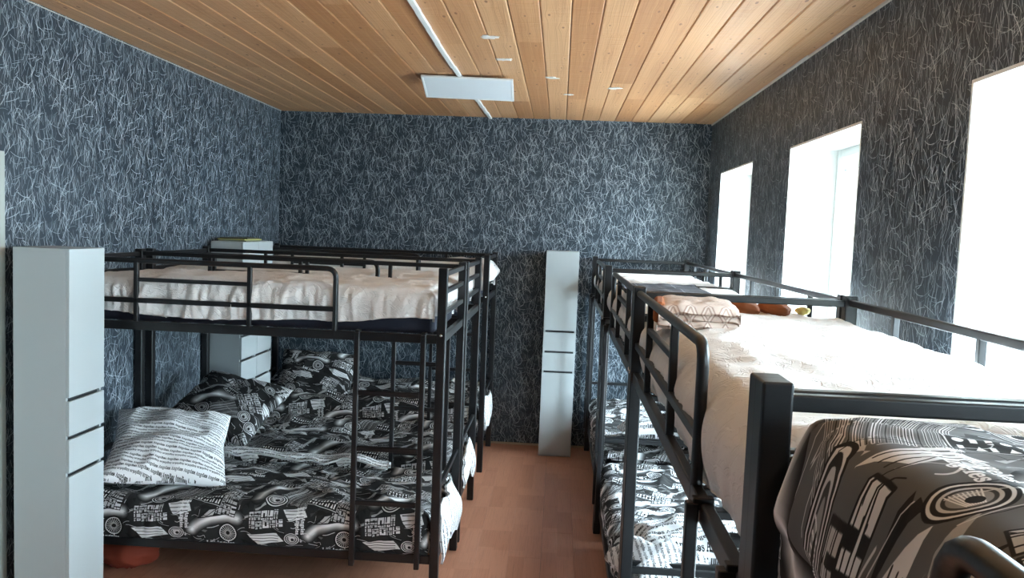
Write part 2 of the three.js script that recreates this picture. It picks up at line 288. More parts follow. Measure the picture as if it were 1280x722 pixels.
const quiltMap = canvasTexture(512, 512, (ctx, S) => {      // beige and brown diamonds
  ctx.fillStyle = 'rgb(214,196,184)'; ctx.fillRect(0, 0, S, S);
  tiled(ctx, S, S, () => { for (let i = 0; i < 2; i++) for (let j = 0; j < 2; j++) { const x = i * S / 2 + S / 4, y = j * S / 2 + S / 4; for (const [k, c] of [[112, 'rgb(176,150,138)'], [88, 'rgb(226,212,202)'], [60, 'rgb(182,158,146)'], [34, 'rgb(222,206,196)']]) { ctx.strokeStyle = c; ctx.lineWidth = 16; ctx.beginPath(); ctx.moveTo(x, y - k); ctx.lineTo(x + k, y); ctx.lineTo(x, y + k); ctx.lineTo(x - k, y); ctx.closePath(); ctx.stroke(); } } });
}); quiltMap.repeat.set(1 / 0.11, 1 / 0.11);
const plaidMap = canvasTexture(512, 512, (ctx, S) => {
  ctx.fillStyle = 'rgb(66,66,72)'; ctx.fillRect(0, 0, S, S); ctx.fillStyle = 'rgba(36,36,42,0.6)'; ctx.fillRect(0, 60, S, 150); ctx.fillRect(80, 0, 150, S);
  ctx.fillStyle = 'rgba(170,170,178,0.8)'; ctx.fillRect(0, 330, S, 10); ctx.fillRect(360, 0, 10, S); ctx.fillStyle = 'rgba(130,130,138,0.6)'; ctx.fillRect(0, 20, S, 5); ctx.fillRect(30, 0, 5, S);
}); plaidMap.repeat.set(1 / 0.2, 1 / 0.2);

const std = (o) => new THREE.MeshStandardMaterial(o);
const hex = (c) => new THREE.Color(c);
const M = {
  paper: std({ map: wallMap, bumpMap: wallBump, bumpScale: 0.0008, roughness: 0.5 }),
  wood: std({ map: woodMap, bumpMap: woodBump, bumpScale: 0.004, roughness: 0.42 }),
  plaster: std({ color: hex('#ecebe6'), roughness: 0.8 }),
  pvc: std({ color: hex('#d3d7d4'), roughness: 0.3 }),
  gasket: std({ color: hex('#6d6f70'), roughness: 0.6 }),
  glass: new THREE.MeshPhysicalMaterial({ color: 0xffffff, roughness: 0, transmission: 1, thickness: 0, ior: 1.5 }),
  floor: std({ map: floorMap, roughness: 0.42 }),
  trim: std({ color: hex('#b9a48d'), roughness: 0.6 }),
  casing: std({ color: hex('#aeb3ad'), roughness: 0.5 }),
  door: std({ color: hex('#b5b9b4'), roughness: 0.5 }),
  concrete: std({ color: hex('#a9a6a0'), roughness: 0.95 }),
  black: std({ color: hex('#17181a'), roughness: 0.36 }),
  slat: std({ color: hex('#1b1c1e'), roughness: 0.5 }),
  hole: std({ color: hex('#050505'), roughness: 0.9 }),
  chrome: std({ color: hex('#c8c8c8'), metalness: 1, roughness: 0.25 }),
  locker: std({ color: hex('#b8c0c1'), roughness: 0.32 }),
  recess: std({ color: hex('#3c4042'), roughness: 0.6 }),
  sheet: std({ color: hex('#e8e5e2'), roughness: 0.9, bumpMap: crease, bumpScale: 0.004 }),
  crinkled: std({ color: hex('#e8e5e2'), roughness: 0.9, bumpMap: crease, bumpScale: 0.007 }),
  navy: std({ color: hex('#1d2130'), roughness: 0.8, bumpMap: weave, bumpScale: 0.0003 }),
  print: std({ map: printMap, roughness: 0.85 }),
  litprint: std({ map: litPrintMap, roughness: 0.85 }),
  letters: std({ map: letterMap, roughness: 0.85 }),
  bigLetters: std({ map: bigLetterMap, roughness: 0.85 }),
  quilt: std({ map: quiltMap, roughness: 0.95 }),
  plaid: std({ map: plaidMap, roughness: 0.95 }),
  brown: std({ color: hex('#9a5a34'), roughness: 0.9 }),
  rust: std({ color: hex('#8e3a24'), roughness: 0.8 }),
  yellow: std({ color: hex('#ece08e'), roughness: 0.8 }),
  lamp: std({ color: hex('#dfe6ea'), roughness: 0.35 }),
  lampRim: std({ color: hex('#e9ecec'), roughness: 0.4 }),
  duct: std({ color: hex('#e8e9e6'), roughness: 0.4 }),
  filler: std({ color: hex('#d8d3cc'), roughness: 0.7 }),
  cable: std({ color: hex('#d9c7a8'), roughness: 0.5 }),
};

// ------------------------------------------------------------------ the room
struct('ground_outside', bx(XR + WALL, 60, -0.9, -0.6, -60, 50), M.concrete);
{
  const floor = structGroup('floor');
  struct('subfloor', bx(XL - 0.3, XR + 0.3, -0.16, -0.012, ZB - 0.3, ZN + 0.3), M.recess, floor);
  const bw = 0.193, bl = 1.285; let c = 0;
  seed = 5;
  for (let x = XL; x < XR - 0.01; x += bw, c++) {
    const off = (c * 0.43) % bl;
    for (let z = ZB - off; z < ZN; z += bl) {
      const z0 = Math.max(ZB, z) + 0.0006, z1 = Math.min(ZN, z + bl) - 0.0006, x0 = x + 0.0005, x1 = Math.min(XR, x + bw) - 0.0005;
      if (z1 - z0 < 0.03) continue;
      const g = bx(x0, x1, -0.012, 0, z0, z1), uv = g.attributes.uv, ox = (((rnd() * 5) | 0) * 0.2), oz = rnd();
      for (let i = 0; i < uv.count; i++) uv.setXY(i, (uv.getX(i) - x) / bw * 0.2 + ox, uv.getY(i) / 1.6 + oz);
      mesh('floor_board', g, M.floor, floor);
    }
  }
}
{
  const ceiling = structGroup('ceiling');
  struct('ceiling_deck', bx(XL - 0.3, XR + 0.3, YC + 0.02, YC + 0.2, ZB - 0.3, ZN + 0.3), M.recess, ceiling);
  seed = 31; let c = 0;
  const W = 0.1412, profile = (w) => { const s = new THREE.Shape(); const k = 0.005; s.moveTo(0, 0.018); s.lineTo(0, k); s.lineTo(k, 0); s.lineTo(w - k, 0); s.lineTo(w, k); s.lineTo(w, 0.018); return s; };
  for (let x = 0.01 - 19 * W; x < XR - 0.01; x += W, c++) {
    let z = ZB; const first = rr(0.7, 3.6);
    for (let k = 0; z < ZN - 0.02; k++) {
      const z1 = Math.min(ZN, z + (k ? rr(2.2, 3.9) : first)), x0 = Math.max(XL, x), w = Math.min(XR, x + W) - x0 - 0.003;
      if (w > 0.01) {
        const g = new THREE.ExtrudeGeometry(profile(w), { depth: z1 - z - 0.0016, bevelEnabled: false }); g.translate(x0, YC, z);
        const col = (rnd() * woodCols) | 0, oz = rnd(), p = g.attributes.position, uv = g.attributes.uv, flip = rnd() < 0.5;
        for (let i = 0; i < uv.count; i++) { const t = Math.min(1, Math.max(0, (p.getX(i) - x0) / W)); uv.setXY(i, (col + 0.03 + 0.94 * (flip ? 1 - t : t)) / woodCols, p.getZ(i) / 2.28 + oz); }
        mesh('ceiling_plank', g, M.wood, ceiling);
      }
      z = z1;
    }
  }
}
struct('wall_back', bx(XL - 0.3, XR + WALL, -0.1, YC + 0.02, ZB - 0.25, ZB), M.paper);
struct('wall_front', bx(XL - 0.3, XR + WALL, -0.1, YC + 0.02, ZN, ZN + 0.25), M.paper);
const DOOR = [-3.52, -2.66, 2.13];
struct('wall_left', merge([bx(XL - 0.25, XL, -0.1, YC + 0.02, ZB, DOOR[0]), bx(XL - 0.25, XL, -0.1, YC + 0.02, DOOR[1], ZN), bx(XL - 0.25, XL, DOOR[2], YC + 0.02, DOOR[0], DOOR[1])]), M.paper);
{
  const door = structGroup('door_1');
  mesh('casing', merge([rb(XL, XL + 0.018, 0, DOOR[2] + 0.065, DOOR[0] - 0.065, DOOR[0] + 0.005), rb(XL, XL + 0.018, 0, DOOR[2] + 0.065, DOOR[1] - 0.005, DOOR[1] + 0.065), rb(XL, XL + 0.018, DOOR[2], DOOR[2] + 0.065, DOOR[0], DOOR[1])]), M.casing, door);
  mesh('door_leaf', rb(XL - 0.12, XL - 0.08, 0.005, DOOR[2], DOOR[0], DOOR[1]), M.door, door);
  mesh('handle', merge([rb(XL - 0.08, XL - 0.02, 1.0, 1.018, -2.76, -2.74), rb(XL - 0.038, XL - 0.02, 1.0, 1.018, -2.88, -2.74)]), M.chrome, door);
}
{
  const parts = []; let z = ZB;                            // piers between the windows, lintels over and breasts under them
  for (const [a, b] of WINDOWS) { parts.push(bx(XR, XR + WALL, -0.1, YC + 0.02, z, a), bx(XR, XR + WALL, -0.1, SILL, a, b), bx(XR, XR + WALL, HEAD, YC + 0.02, a, b)); z = b; }
  parts.push(bx(XR, XR + WALL, -0.1, YC + 0.02, z, ZN));
  struct('wall_right', merge(parts), M.paper);
}
WINDOWS.forEach(([a, b], i) => {
  const w = structGroup('window_' + (i + 1)), t = 0.012, xe = XR + WALL;
  mesh('reveal', merge([bx(XR - 0.001, xe, SILL, HEAD, a, a + t), bx(XR - 0.001, xe, SILL, HEAD, b - t, b), bx(XR - 0.001, xe, HEAD - t, HEAD, a + t, b - t)]), M.plaster, w);
  mesh('window_sill', rb(XR - 0.025, xe, SILL, SILL + 0.028, a + t, b - t, 0.006, 2), M.pvc, w);
  const y0 = SILL + 0.028, y1 = HEAD - t, z0 = a + t, z1 = b - t, f = 0.055, x = FRAME_X, d = 0.065, zm = (z0 + z1) / 2;
  mesh('frame', merge([rb(x, x + d, y0, y1, z0, z0 + f), rb(x, x + d, y0, y1, z1 - f, z1), rb(x, x + d, y1 - f, y1, z0 + f, z1 - f), rb(x, x + d, y0, y0 + f, z0 + f, z1 - f), rb(x, x + d, y0 + f, y1 - f, zm - 0.03, zm + 0.03)]), M.pvc, w);
  for (const [s0, s1] of [[z0 + f, zm - 0.03], [zm + 0.03, z1 - f]]) {
    const k = 0.06, xs = x - 0.012, sash = mesh('sash', merge([rb(xs, xs + 0.06, y0 + f - 0.01, y1 - f + 0.01, s0 - 0.008, s0 + k), rb(xs, xs + 0.06, y0 + f - 0.01, y1 - f + 0.01, s1 - k, s1 + 0.008), rb(xs, xs + 0.06, y1 - f - k, y1 - f + 0.01, s0 + k, s1 - k), rb(xs, xs + 0.06, y0 + f - 0.01, y0 + f + k, s0 + k, s1 - k)]), M.pvc, w);
    mesh('pane', bx(xs + 0.028, xs + 0.034, y0 + f + k, y1 - f - k, s0 + k, s1 - k), M.glass, sash);
    mesh('gasket', merge([bx(xs + 0.02, xs + 0.027, y0 + f + k - 0.002, y1 - f - k, s0 + k - 0.002, s0 + k + 0.004), bx(xs + 0.02, xs + 0.027, y0 + f + k, y1 - f - k, s1 - k - 0.004, s1 - k + 0.002), bx(xs + 0.02, xs + 0.027, y1 - f - k - 0.004, y1 - f - k + 0.002, s0 + k, s1 - k)]), M.gasket, sash);
  }
  mesh('handle', merge([rb(x - 0.03, x - 0.01, 1.42, 1.5, zm - 0.045, zm - 0.02), rb(x - 0.055, x - 0.035, 1.34, 1.47, zm - 0.04, zm - 0.02, 0.006, 2)]), M.pvc, w);
});
struct('baseboard_back', rb(XL, XR, 0, 0.018, ZB, ZB + 0.012, 0.003), M.trim);
struct('trim_1', merge(Array.from({ length: 22 }, (_, i) => { const z = ZB + i * 0.4; return rb(XL, XL + 0.006 + 0.005 * noise(i * 1.7, 2), YC - 0.005, YC - 0.0005, z, Math.min(ZN, z + 0.395), 0.002); })), M.filler);   // ragged filler strip along the top of the wall
struct('trim_2', merge(Array.from({ length: 22 }, (_, i) => { const z = ZB + i * 0.4; return rb(XR - 0.014 - 0.006 * noise(i * 2.3, 5), XR, YC - 0.012, YC - 0.0005, z, Math.min(ZN, z + 0.395), 0.002); })), M.filler);

// ------------------------------------------------------------------ bunk beds
const L = 1.95, BW = 0.795, HP = 1.7315, P = 0.045;
const bar = (x0, x1, y, z, h = 0.025, d = 0.022) => rb(x0, x1, y - h / 2, y + h / 2, z - d / 2, z + d / 2, 0.004, 2);
const cross = (x, y, z0, z1, h = 0.025, d = 0.022) => rb(x - d / 2, x + d / 2, y - h / 2, y + h / 2, z0, z1, 0.004, 2);
const up = (x, y0, y1, z, w = 0.022) => rb(x - w / 2, x + w / 2, y0, y1, z - w / 2, z + w / 2, 0.004, 2);
// m = 1: rear side at -z, m = -1: rear side at +z; head at x = 0, foot at x = L; front (ladder and guard) at z = 0
function bunk(label, x, z, turn, m) {
  const t = thing('bunk_bed', label, 'bunk bed', x, 0, z, turn, 'black metal bunk beds'), R = -m * BW;
  const Z = (a, b) => [Math.min(a, b), Math.max(a, b)];
  for (const px of [0, L]) for (const pz of [0, R]) {
    const post = mesh('post', rb(px - P / 2, px + P / 2, 0, HP, pz - P / 2, pz + P / 2, 0.005, 2), M.black, t);
    const s = px ? 1 : -1;
    const bolt = new THREE.SphereGeometry(0.008, 10, 6); bolt.scale(1, 1, 0.6); bolt.translate(px, 1.40, pz + (pz === 0 ? m : -m) * (P / 2 + 0.001)); mesh('bolt', bolt, M.chrome, post);
    const hole = new THREE.CylinderGeometry(0.006, 0.006, 0.002, 14); hole.rotateZ(Math.PI / 2); hole.translate(px + s * (P / 2 + 0.0005), HP - 0.045, pz); mesh('bolt_hole', hole, M.hole, post);
  }
  const a = P / 2 - 0.002, b = L - P / 2 + 0.002;
  for (const y of [1.378, 0.262]) {
    for (const pz of [0, R]) mesh('side_rail', rb(a, b, y - 0.022, y + 0.022, pz - 0.0125, pz + 0.0125, 0.004, 2), M.black, t);
    for (const px of [0, L]) mesh('end_rail', rb(px - 0.0125, px + 0.0125, y - 0.022, y + 0.022, ...Z(-m * a, R + m * a), 0.004, 2), M.black, t);
    for (let k = 0; k < 13; k++) { const sx = 0.12 + k * (L - 0.24) / 12; mesh('slat', rb(sx - 0.016, sx + 0.016, y - 0.006, y + 0.012, ...Z(-m * 0.012, R + m * 0.012), 0.003), M.slat, t); }
  }
  for (const px of [0, L]) { for (const y of [1.70, 1.61, 1.505]) mesh('end_bar', cross(px, y, ...Z(-m * a, R + m * a)), M.black, t); mesh('end_bar', cross(px, 0.61, ...Z(-m * a, R + m * a)), M.black, t); }
  // front guard: runs from the head post, bends down to the rail
  const e = 1.415, path = new THREE.CurvePath(), V = (x, y) => new THREE.Vector3(x, y, 0);
  path.add(new THREE.LineCurve3(V(a, 1.705), V(e - 0.05, 1.705))); path.add(new THREE.QuadraticBezierCurve3(V(e - 0.05, 1.705), V(e, 1.705), V(e, 1.655))); path.add(new THREE.LineCurve3(V(e, 1.655), V(e, 1.37)));
  const guard = mesh('guard_rail', new THREE.TubeGeometry(path, 120, 0.0135, 14), M.black, t);
  mesh('guard_bar', bar(a, e, 1.505, 0), M.black, guard); mesh('guard_bar', bar(0.40, 0.98, 1.61, 0, 0.02, 0.018), M.black, guard);
  for (const q of [0.40, 0.98]) mesh('guard_upright', up(q, 1.39, 1.70, 0), M.black, guard);
  // rear guard: full length
  const rear = mesh('rear_guard_rail', bar(a, b, 1.705, R), M.black, t);
  mesh('guard_bar', bar(a, b, 1.505, R, 0.02), M.black, rear);
  for (const q of [0.43, 0.98, 1.52]) mesh('guard_upright', up(q, 1.39, 1.70, R), M.black, rear);
  // ladder hung on the front rail beside the foot
  const lz = m * 0.028, lad = mesh('ladder', merge([up(1.535, 0.22, 1.40, lz, 0.026), up(1.865, 0.22, 1.40, lz, 0.026)]), M.black, t);
  for (const y of [1.10, 0.82, 0.545]) mesh('rung', bar(1.548, 1.852, y, lz, 0.024, 0.024), M.black, lad);
  for (const q of [1.535, 1.865]) mesh('hook', rb(q - 0.012, q + 0.012, 1.385, 1.41, Math.min(lz, -m * 0.016), Math.max(lz, -m * 0.016), 0.003), M.black, lad);
  return t;
}
const XA = -0.561, HX = XA - L;                            // foot and head posts of the beds on the left
const LZ = [-3.97, -4.895, -6.36];                         // their fronts
bunk('black metal bunk bed beside the tall single locker, nearest of the three on the left', HX, LZ[0], 0, 1);
bunk('black metal bunk bed, middle of the three on the left before the pair of lockers', HX, LZ[1], 0, 1);
bunk('black metal bunk bed against the dark back wall beyond the pair of lockers', HX, LZ[2], 0, 1);
const XF = 0.317, E1 = -1.21, E2 = -3.197, E3 = -5.205, G = 0.03;   // fronts of the beds on the right and the joints between them
bunk('black metal bunk bed with printed duvet on top, nearest the camera on the right', XF, E1 + G + L, Math.PI / 2, -1);
bunk('black metal bunk bed on the right holding the folded beige quilt on its top bunk', XF, E2 + G, -Math.PI / 2, 1);
bunk('black metal bunk bed on the right with the dark plaid blanket on its top bunk', XF, E2 - G, Math.PI / 2, -1);
bunk('black metal bunk bed on the right in the corner of back wall and window wall', XF, E3 - G, Math.PI / 2, -1);

// ------------------------------------------------------------------ mattresses and upper covers
function place(o, x, y, z, turn = 0) { o.position.set(x, y, z); o.rotation.y = turn; return o; }
const MH = L / 2 - 0.045, MW = BW / 2 - 0.058;
const mattressG = rb(-MH, MH, 0, 0.15, -MW, MW, 0.03, 3);
const leftX = (HX + XA) / 2, rightX = XF + BW / 2, rightZ = [E1 + G + L / 2, E2 + G + L / 2, E2 - G - L / 2, E3 - G - L / 2];
const UP = 1.392, LOW = 0.276;
const upperSpots = [
  [leftX, LZ[0] - BW / 2, 0, 'navy mattress under the white cover on the top bunk nearest the tall single locker'],
  [leftX, LZ[1] - BW / 2, 0, 'navy mattress on the top bunk of the middle left bed'],
  [leftX, LZ[2] - BW / 2, 0, 'navy mattress on the top bunk of the left bed at the back wall'],
  [rightX, rightZ[0], Math.PI / 2, 'navy mattress under the printed duvet on the near right top bunk'],
  [rightX, rightZ[1], -Math.PI / 2, 'navy mattress under the white cover beside the near right ladder'],
  [rightX, rightZ[2], Math.PI / 2, 'navy mattress on the top bunk that holds the dark plaid blanket'],
  [rightX, rightZ[3], Math.PI / 2, 'navy mattress on the right top bunk at the back wall'],
];
for (const [x, z, r, label] of upperSpots) place(tag(mesh('mattress', mattressG, M.navy), label, 'mattress', 'mattresses on the top bunks'), x, UP, z, r);
const lowerSpots = [
  [leftX, LZ[0] - BW / 2, 0, 'mattress under the printed duvet on the lower bunk nearest the tall single locker'],
  [leftX, LZ[1] - BW / 2, 0, 'mattress on the lower bunk of the middle left bed'],
  [leftX, LZ[2] - BW / 2, 0, 'mattress on the lower bunk of the left bed at the back wall'],
  [rightX, rightZ[1], -Math.PI / 2, 'mattress on the lower bunk under the folded beige quilt'],
  [rightX, rightZ[2], Math.PI / 2, 'mattress on the lower right bunk with the large-lettered pillow'],
  [rightX, rightZ[3], Math.PI / 2, 'mattress on the lower right bunk at the back wall'],
];
for (const [x, z, r, label] of lowerSpots) place(tag(mesh('mattress', mattressG, M.navy), label, 'mattress', 'mattresses on the lower bunks'), x, LOW, z, r);

const CA = MH + 0.004, CB = MW + 0.034, TOP = UP + 0.225;
const cover = (o) => drape({ A: CA, B: CB, r: 0.055, h: 0.14, f: 0.13, s: 0.185, t: 0.18, th: 0.018, wr: 0.010, big: 0.008, ruche: 0.010, bulge: 0.012, ...o });
place(tag(mesh('white_bed_cover', cover({ sx: 3, sz: 1, nu: 260, nv: 110, ruche: 0.018, s: 0.17, hem: (a) => 0.03 * Math.cos((a + 0.15) * 2.0) - 0.012 + 0.01 * noise(a * 4, 3), extra: (x, z) => 0.012 - 0.015 * sstep(0.3, 0.9, Math.abs(x)) }), M.crinkled), 'white puffy bed cover on the top bunk nearest the tall single locker', 'bed cover', 'white covers on the top bunks'), leftX, TOP, LZ[0] - BW / 2);
place(tag(mesh('white_bed_cover', cover({ sx: 9, sz: 4, f: 0.15 }), M.crinkled), 'white bed cover on the top bunk of the middle left bed', 'bed cover', 'white covers on the top bunks'), leftX, TOP + 0.005, LZ[1] - BW / 2);
place(tag(mesh('white_bed_cover', cover({ sx: 15, sz: 2, A: CA + 0.05, f: 0.12, bulge: 0.03, big: 0.018, extra: (x) => 0.03 * sstep(0.2, 0.8, x) }), M.crinkled), 'wrinkled white bed cover on the left top bunk at the back wall', 'bed cover', 'white covers on the top bunks'), leftX, TOP + 0.015, LZ[2] - BW / 2);
place(tag(mesh('white_bed_cover', cover({ sx: 21, sz: 6, nu: 190, nv: 110, B: CB - 0.006, r: 0.06, s: 0.22, ruche: 0.004, bulge: 0.026, wr: 0.009, big: 0.008, hem: (a) => 0.02 * noise(a * 3, 9), extra: (x, z) => 0.03 - 0.02 * sstep(0.1, 0.4, z) }), M.sheet), 'broad white bed cover under the folded beige quilt on the right top bunk', 'bed cover', 'white covers on the top bunks'), rightX, TOP, rightZ[1], -Math.PI / 2);
place(tag(mesh('white_bed_cover', cover({ sx: 27, sz: 3, s: 0.18, t: 0.22, ruche: 0.005, B: CB - 0.006, bulge: 0.025, big: 0.014 }), M.sheet), 'white bed cover under the dark plaid blanket on the right top bunk', 'bed cover', 'white covers on the top bunks'), rightX, TOP - 0.005, rightZ[2], Math.PI / 2);
place(tag(mesh('white_bed_cover', cover({ sx: 33, sz: 5, s: 0.18, t: 0.22, ruche: 0.005, B: CB - 0.006, bulge: 0.03, big: 0.012 }), M.sheet), 'white bed cover on the right top bunk at the back wall', 'bed cover', 'white covers on the top bunks'), rightX, TOP - 0.005, rightZ[3], Math.PI / 2);
// printed duvet on the near right top bunk; its foot end lies against the far end bar
place(tag(mesh('printed_duvet', drape({ A: MH + 0.012, B: CB + 0.012, r: 0.065, h: 0.08, f: 0.10, s: 0.1, t: 0.17, th: 0.035, nu: 190, nv: 110, wr: 0.012, big: 0.02, ruche: 0.006, bulge: 0.02, sx: 40, sz: 8, rot: true, du: -0.03, dv: 0.11, extra: (x, z) => 0.015 + 0.045 * sstep(0.1, 0.8, x) + 0.02 * sstep(0.3, -0.2, z) }), M.litprint), 'black and white printed duvet with cars on the top bunk nearest the camera', 'duvet', 'printed duvets'), rightX, TOP + 0.005, rightZ[0], Math.PI / 2);

// ------------------------------------------------------------------ lower bunks: printed duvets and pillows
const DT = LOW + 0.215;
const lower = (o) => drape({ A: MH + 0.01, B: MW + 0.05, r: 0.06, h: 0.02, f: 0.2, s: 0.225, t: 0.14, th: 0.03, nu: 170, nv: 100, wr: 0.014, big: 0.03, ruche: 0.008, bulge: 0.012, ...o });
function hangingEdge(parent, x, y, z0, z1, drop, k) {      // lettered underside of the duvet hanging out at the foot
  mesh('turned_edge', shell(24, 40, (u, v) => { const z = z0 + (z1 - z0) * v, d = u * (drop + 0.07 * noise(v * 6 + k, 1)), o = 0.03 * Math.sin(u * 2.6) + 0.02 * noise(v * 7 + k, u * 2); return [x + o + 0.012 * u, y - d, z + 0.02 * noise(u * 3, v * 5 + k), d, z]; }, -0.012), M.letters, parent);
}
const duvetA = place(tag(mesh('printed_duvet', lower({ sx: 50, sz: 2 }), M.print), 'printed duvet on the lower bunk nearest the tall single locker', 'duvet', 'printed duvets'), leftX, DT, LZ[0] - BW / 2);
hangingEdge(duvetA, MH + 0.035, -0.02, -MW + 0.03, MW - 0.06, 0.24, 2);
mesh('turned_edge', shell(90, 10, (u, v) => { const x = -0.55 + 1.15 * u, a = v * 2.6; return [x, 0.035 + 0.03 * Math.sin(a) + 0.025 * noise(x * 5, 3) + 0.01 * noise(x * 14, v * 3), -MW + 0.02 + 0.055 * (1 - Math.cos(a)) - 0.02 * noise(x * 4, 9), x, v * 0.14]; }, -0.014), M.letters, duvetA);
const duvetB = place(tag(mesh('printed_duvet', lower({ sx: 61, sz: 5, big: 0.04, extra: (x, z) => 0.05 * sstep(-0.2, -0.3, z) }), M.print), 'printed duvet on the lower bunk of the middle left bed', 'duvet', 'printed duvets'), leftX, DT + 0.01, LZ[1] - BW / 2);
hangingEdge(duvetB, MH + 0.035, -0.02, -MW + 0.06, MW - 0.06, 0.20, 7);
const duvetC = place(tag(mesh('printed_duvet', lower({ sx: 73, sz: 1, big: 0.045, extra: (x, z) => 0.07 * sstep(0.1, -0.25, z) }), M.print), 'bunched printed duvet on the left lower bunk at the back wall', 'duvet', 'printed duvets'), leftX, DT + 0.02, LZ[2] - BW / 2);
hangingEdge(duvetC, MH + 0.035, 0.02, -MW + 0.06, MW - 0.06, 0.22, 11);
place(tag(mesh('printed_duvet', lower({ sx: 108, sz: 4, s: 0.2, t: 0.1, f: 0.05 }), M.print), 'printed duvet on the right lower bunk nearest the near right ladder', 'duvet', 'printed duvets'), rightX, DT, rightZ[1], -Math.PI / 2);
place(tag(mesh('printed_duvet', lower({ rot: true, sx: 81, sz: 3, s: 0.1, t: 0.24, f: 0.05 }), M.print), 'printed duvet on the right lower bunk with the large-lettered pillow', 'duvet', 'printed duvets'), rightX, DT, rightZ[2], Math.PI / 2);
place(tag(mesh('printed_duvet', lower({ rot: true, du: 0.2, sx: 94, sz: 6, s: 0.1, t: 0.22, f: 0.05 }), M.print), 'printed duvet on the right lower bunk at the back wall', 'duvet', 'printed duvets'), rightX, DT, rightZ[3], Math.PI / 2);

function pillow(label, L_, W_, H_, k, turn, mat, x, y, z, rx, ry, rz) {
  const o = tag(mesh('pillow', pillowGeometry(L_, W_, H_, k, turn), mat), label, 'pillow', 'pillows on the lower bunks');
  o.position.set(x, y, z); o.rotation.set(rx, ry, rz, 'YXZ'); return o;
}
pillow('white lettered pillow on the lower bunk beside the tall single locker', 0.62, 0.66, 0.24, 1, 0.15, M.letters, -2.125, 0.650, -4.37, 0.36, 0.35, -0.10);
pillow('dark printed pillow leaning before the pair of lockers', 0.62, 0.58, 0.20, 2, 0.5, M.print, -2.10, 0.72, -5.10, 0.45, -0.25, -0.16);
pillow('dark printed pillow standing at the back wall beside the pair of lockers', 0.66, 0.56, 0.26, 3, 0.2, M.print, -2.03, 0.60, -6.80, 0.75, 0.05, -0.08);
pillow('bright pillow in large Los Angeles lettering on the right lower bunk', 0.50, 0.70, 0.20, 4, -1.6, M.bigLetters, 0.73, 0.585, -3.56, 0.0, -1.50, 0.12);
pillow('grey lettered pillow lying nearest the aisle on the right lower bunk', 0.34, 0.34, 0.20, 5, 0.3, M.letters, 0.47, 0.56, -3.36, 0.1, -1.2, 0.05);
pillow('white lettered pillow on the right lower bunk at the back wall', 0.46, 0.62, 0.18, 6, -1.6, M.bigLetters, 0.78, 0.58, -5.62, 0.0, -1.55, 0.14);

// ------------------------------------------------------------------ things on the top bunks
{
  const q = thing('folded_quilt', 'folded beige quilt with brown diamonds on the white right top bunk', 'quilt', 0.475, TOP + 0.028, -2.80, -0.12);
  const layer = (w, d, h, k) => shell(40, 40, (u, v) => { const a = (u - 0.5) * 2, b = (v - 0.5) * 2, e = Math.pow(Math.max(0, 1 - a ** 6) * Math.max(0, 1 - b ** 6), 0.35); return [a * w / 2, h * (e - 0.5) + 0.004 * noise(u * 7 + k, v * 6), b * d / 2, a * w / 2, b * d / 2 + 0.2 * k]; }, h * 0.9);
  const g = (w, d, y, h, k, mat, nm) => { const o = mesh(nm, layer(w, d, h, k), mat, q); o.position.y = y; return o; };
  g(0.265, 0.40, 0.012, 0.024, 1, M.quilt, 'quilt_fold'); g(0.25, 0.385, 0.034, 0.024, 2, M.quilt, 'quilt_fold'); g(0.255, 0.39, 0.060, 0.034, 3, M.quilt, 'quilt_fold');
  const b = mesh('brown_lining', rb(-0.145, -0.105, 0.0, 0.07, -0.10, 0.17, 0.016, 3), M.brown, q); b.position.y = 0.004;
}
{
  const g = shell(50, 40, (u, v) => { const x = (u - 0.5) * 0.78, z = (v - 0.5) * 0.40; return [x, 0.022 + 0.006 * noise(u * 6, v * 5) - 0.014 * Math.pow(Math.abs(2 * u - 1), 8), z, x, z]; }, 0.022);
  const o = tag(mesh('plaid_blanket', g, M.plaid), 'dark grey plaid blanket folded flat on the second right top bunk', 'blanket'); place(o, 0.53, TOP + 0.034, -4.15, Math.PI / 2);
}
{
  const lump = (k) => { const g = new THREE.SphereGeometry(0.5, 28, 18), p = g.attributes.position; for (let i = 0; i < p.count; i++) { const s = 1 + 0.16 * noise(p.getX(i) * 4 + k, p.getZ(i) * 4 + k) + 0.10 * ridge(p.getX(i) * 7 + k, (p.getZ(i) + p.getY(i)) * 7); p.setXYZ(i, p.getX(i) * s, p.getY(i) * s, p.getZ(i) * s); } g.computeVertexNormals(); return g; };
  let o = tag(mesh('cushion', lump(1), M.brown), 'small rust brown cushion just beyond the folded beige quilt', 'cushion', 'brown cushions'); o.scale.set(0.14, 0.075, 0.16); o.position.set(0.77, TOP + 0.022, -3.46); o.rotation.y = 0.3;
  o = tag(mesh('cushion', lump(5), M.brown), 'small rust brown cushion nearer the window rail on the right top bunk', 'cushion', 'brown cushions'); o.scale.set(0.14, 0.075, 0.16); o.position.set(0.915, TOP + 0.022, -3.52);
  o = tag(mesh('yellow_cloth', lump(9), M.yellow), 'small crumpled yellow cloth beside the brown cushions at the window rail', 'cloth'); o.scale.set(0.06, 0.035, 0.06); o.position.set(1.05, TOP + 0.018, -3.54);
  o = tag(mesh('crumpled_bag', lump(3), M.rust), 'crumpled rust red bag on the floor under the bed by the tall locker', 'bag'); o.scale.set(0.30, 0.20, 0.30); o.position.set(-2.30, 0.095, -4.25);
}

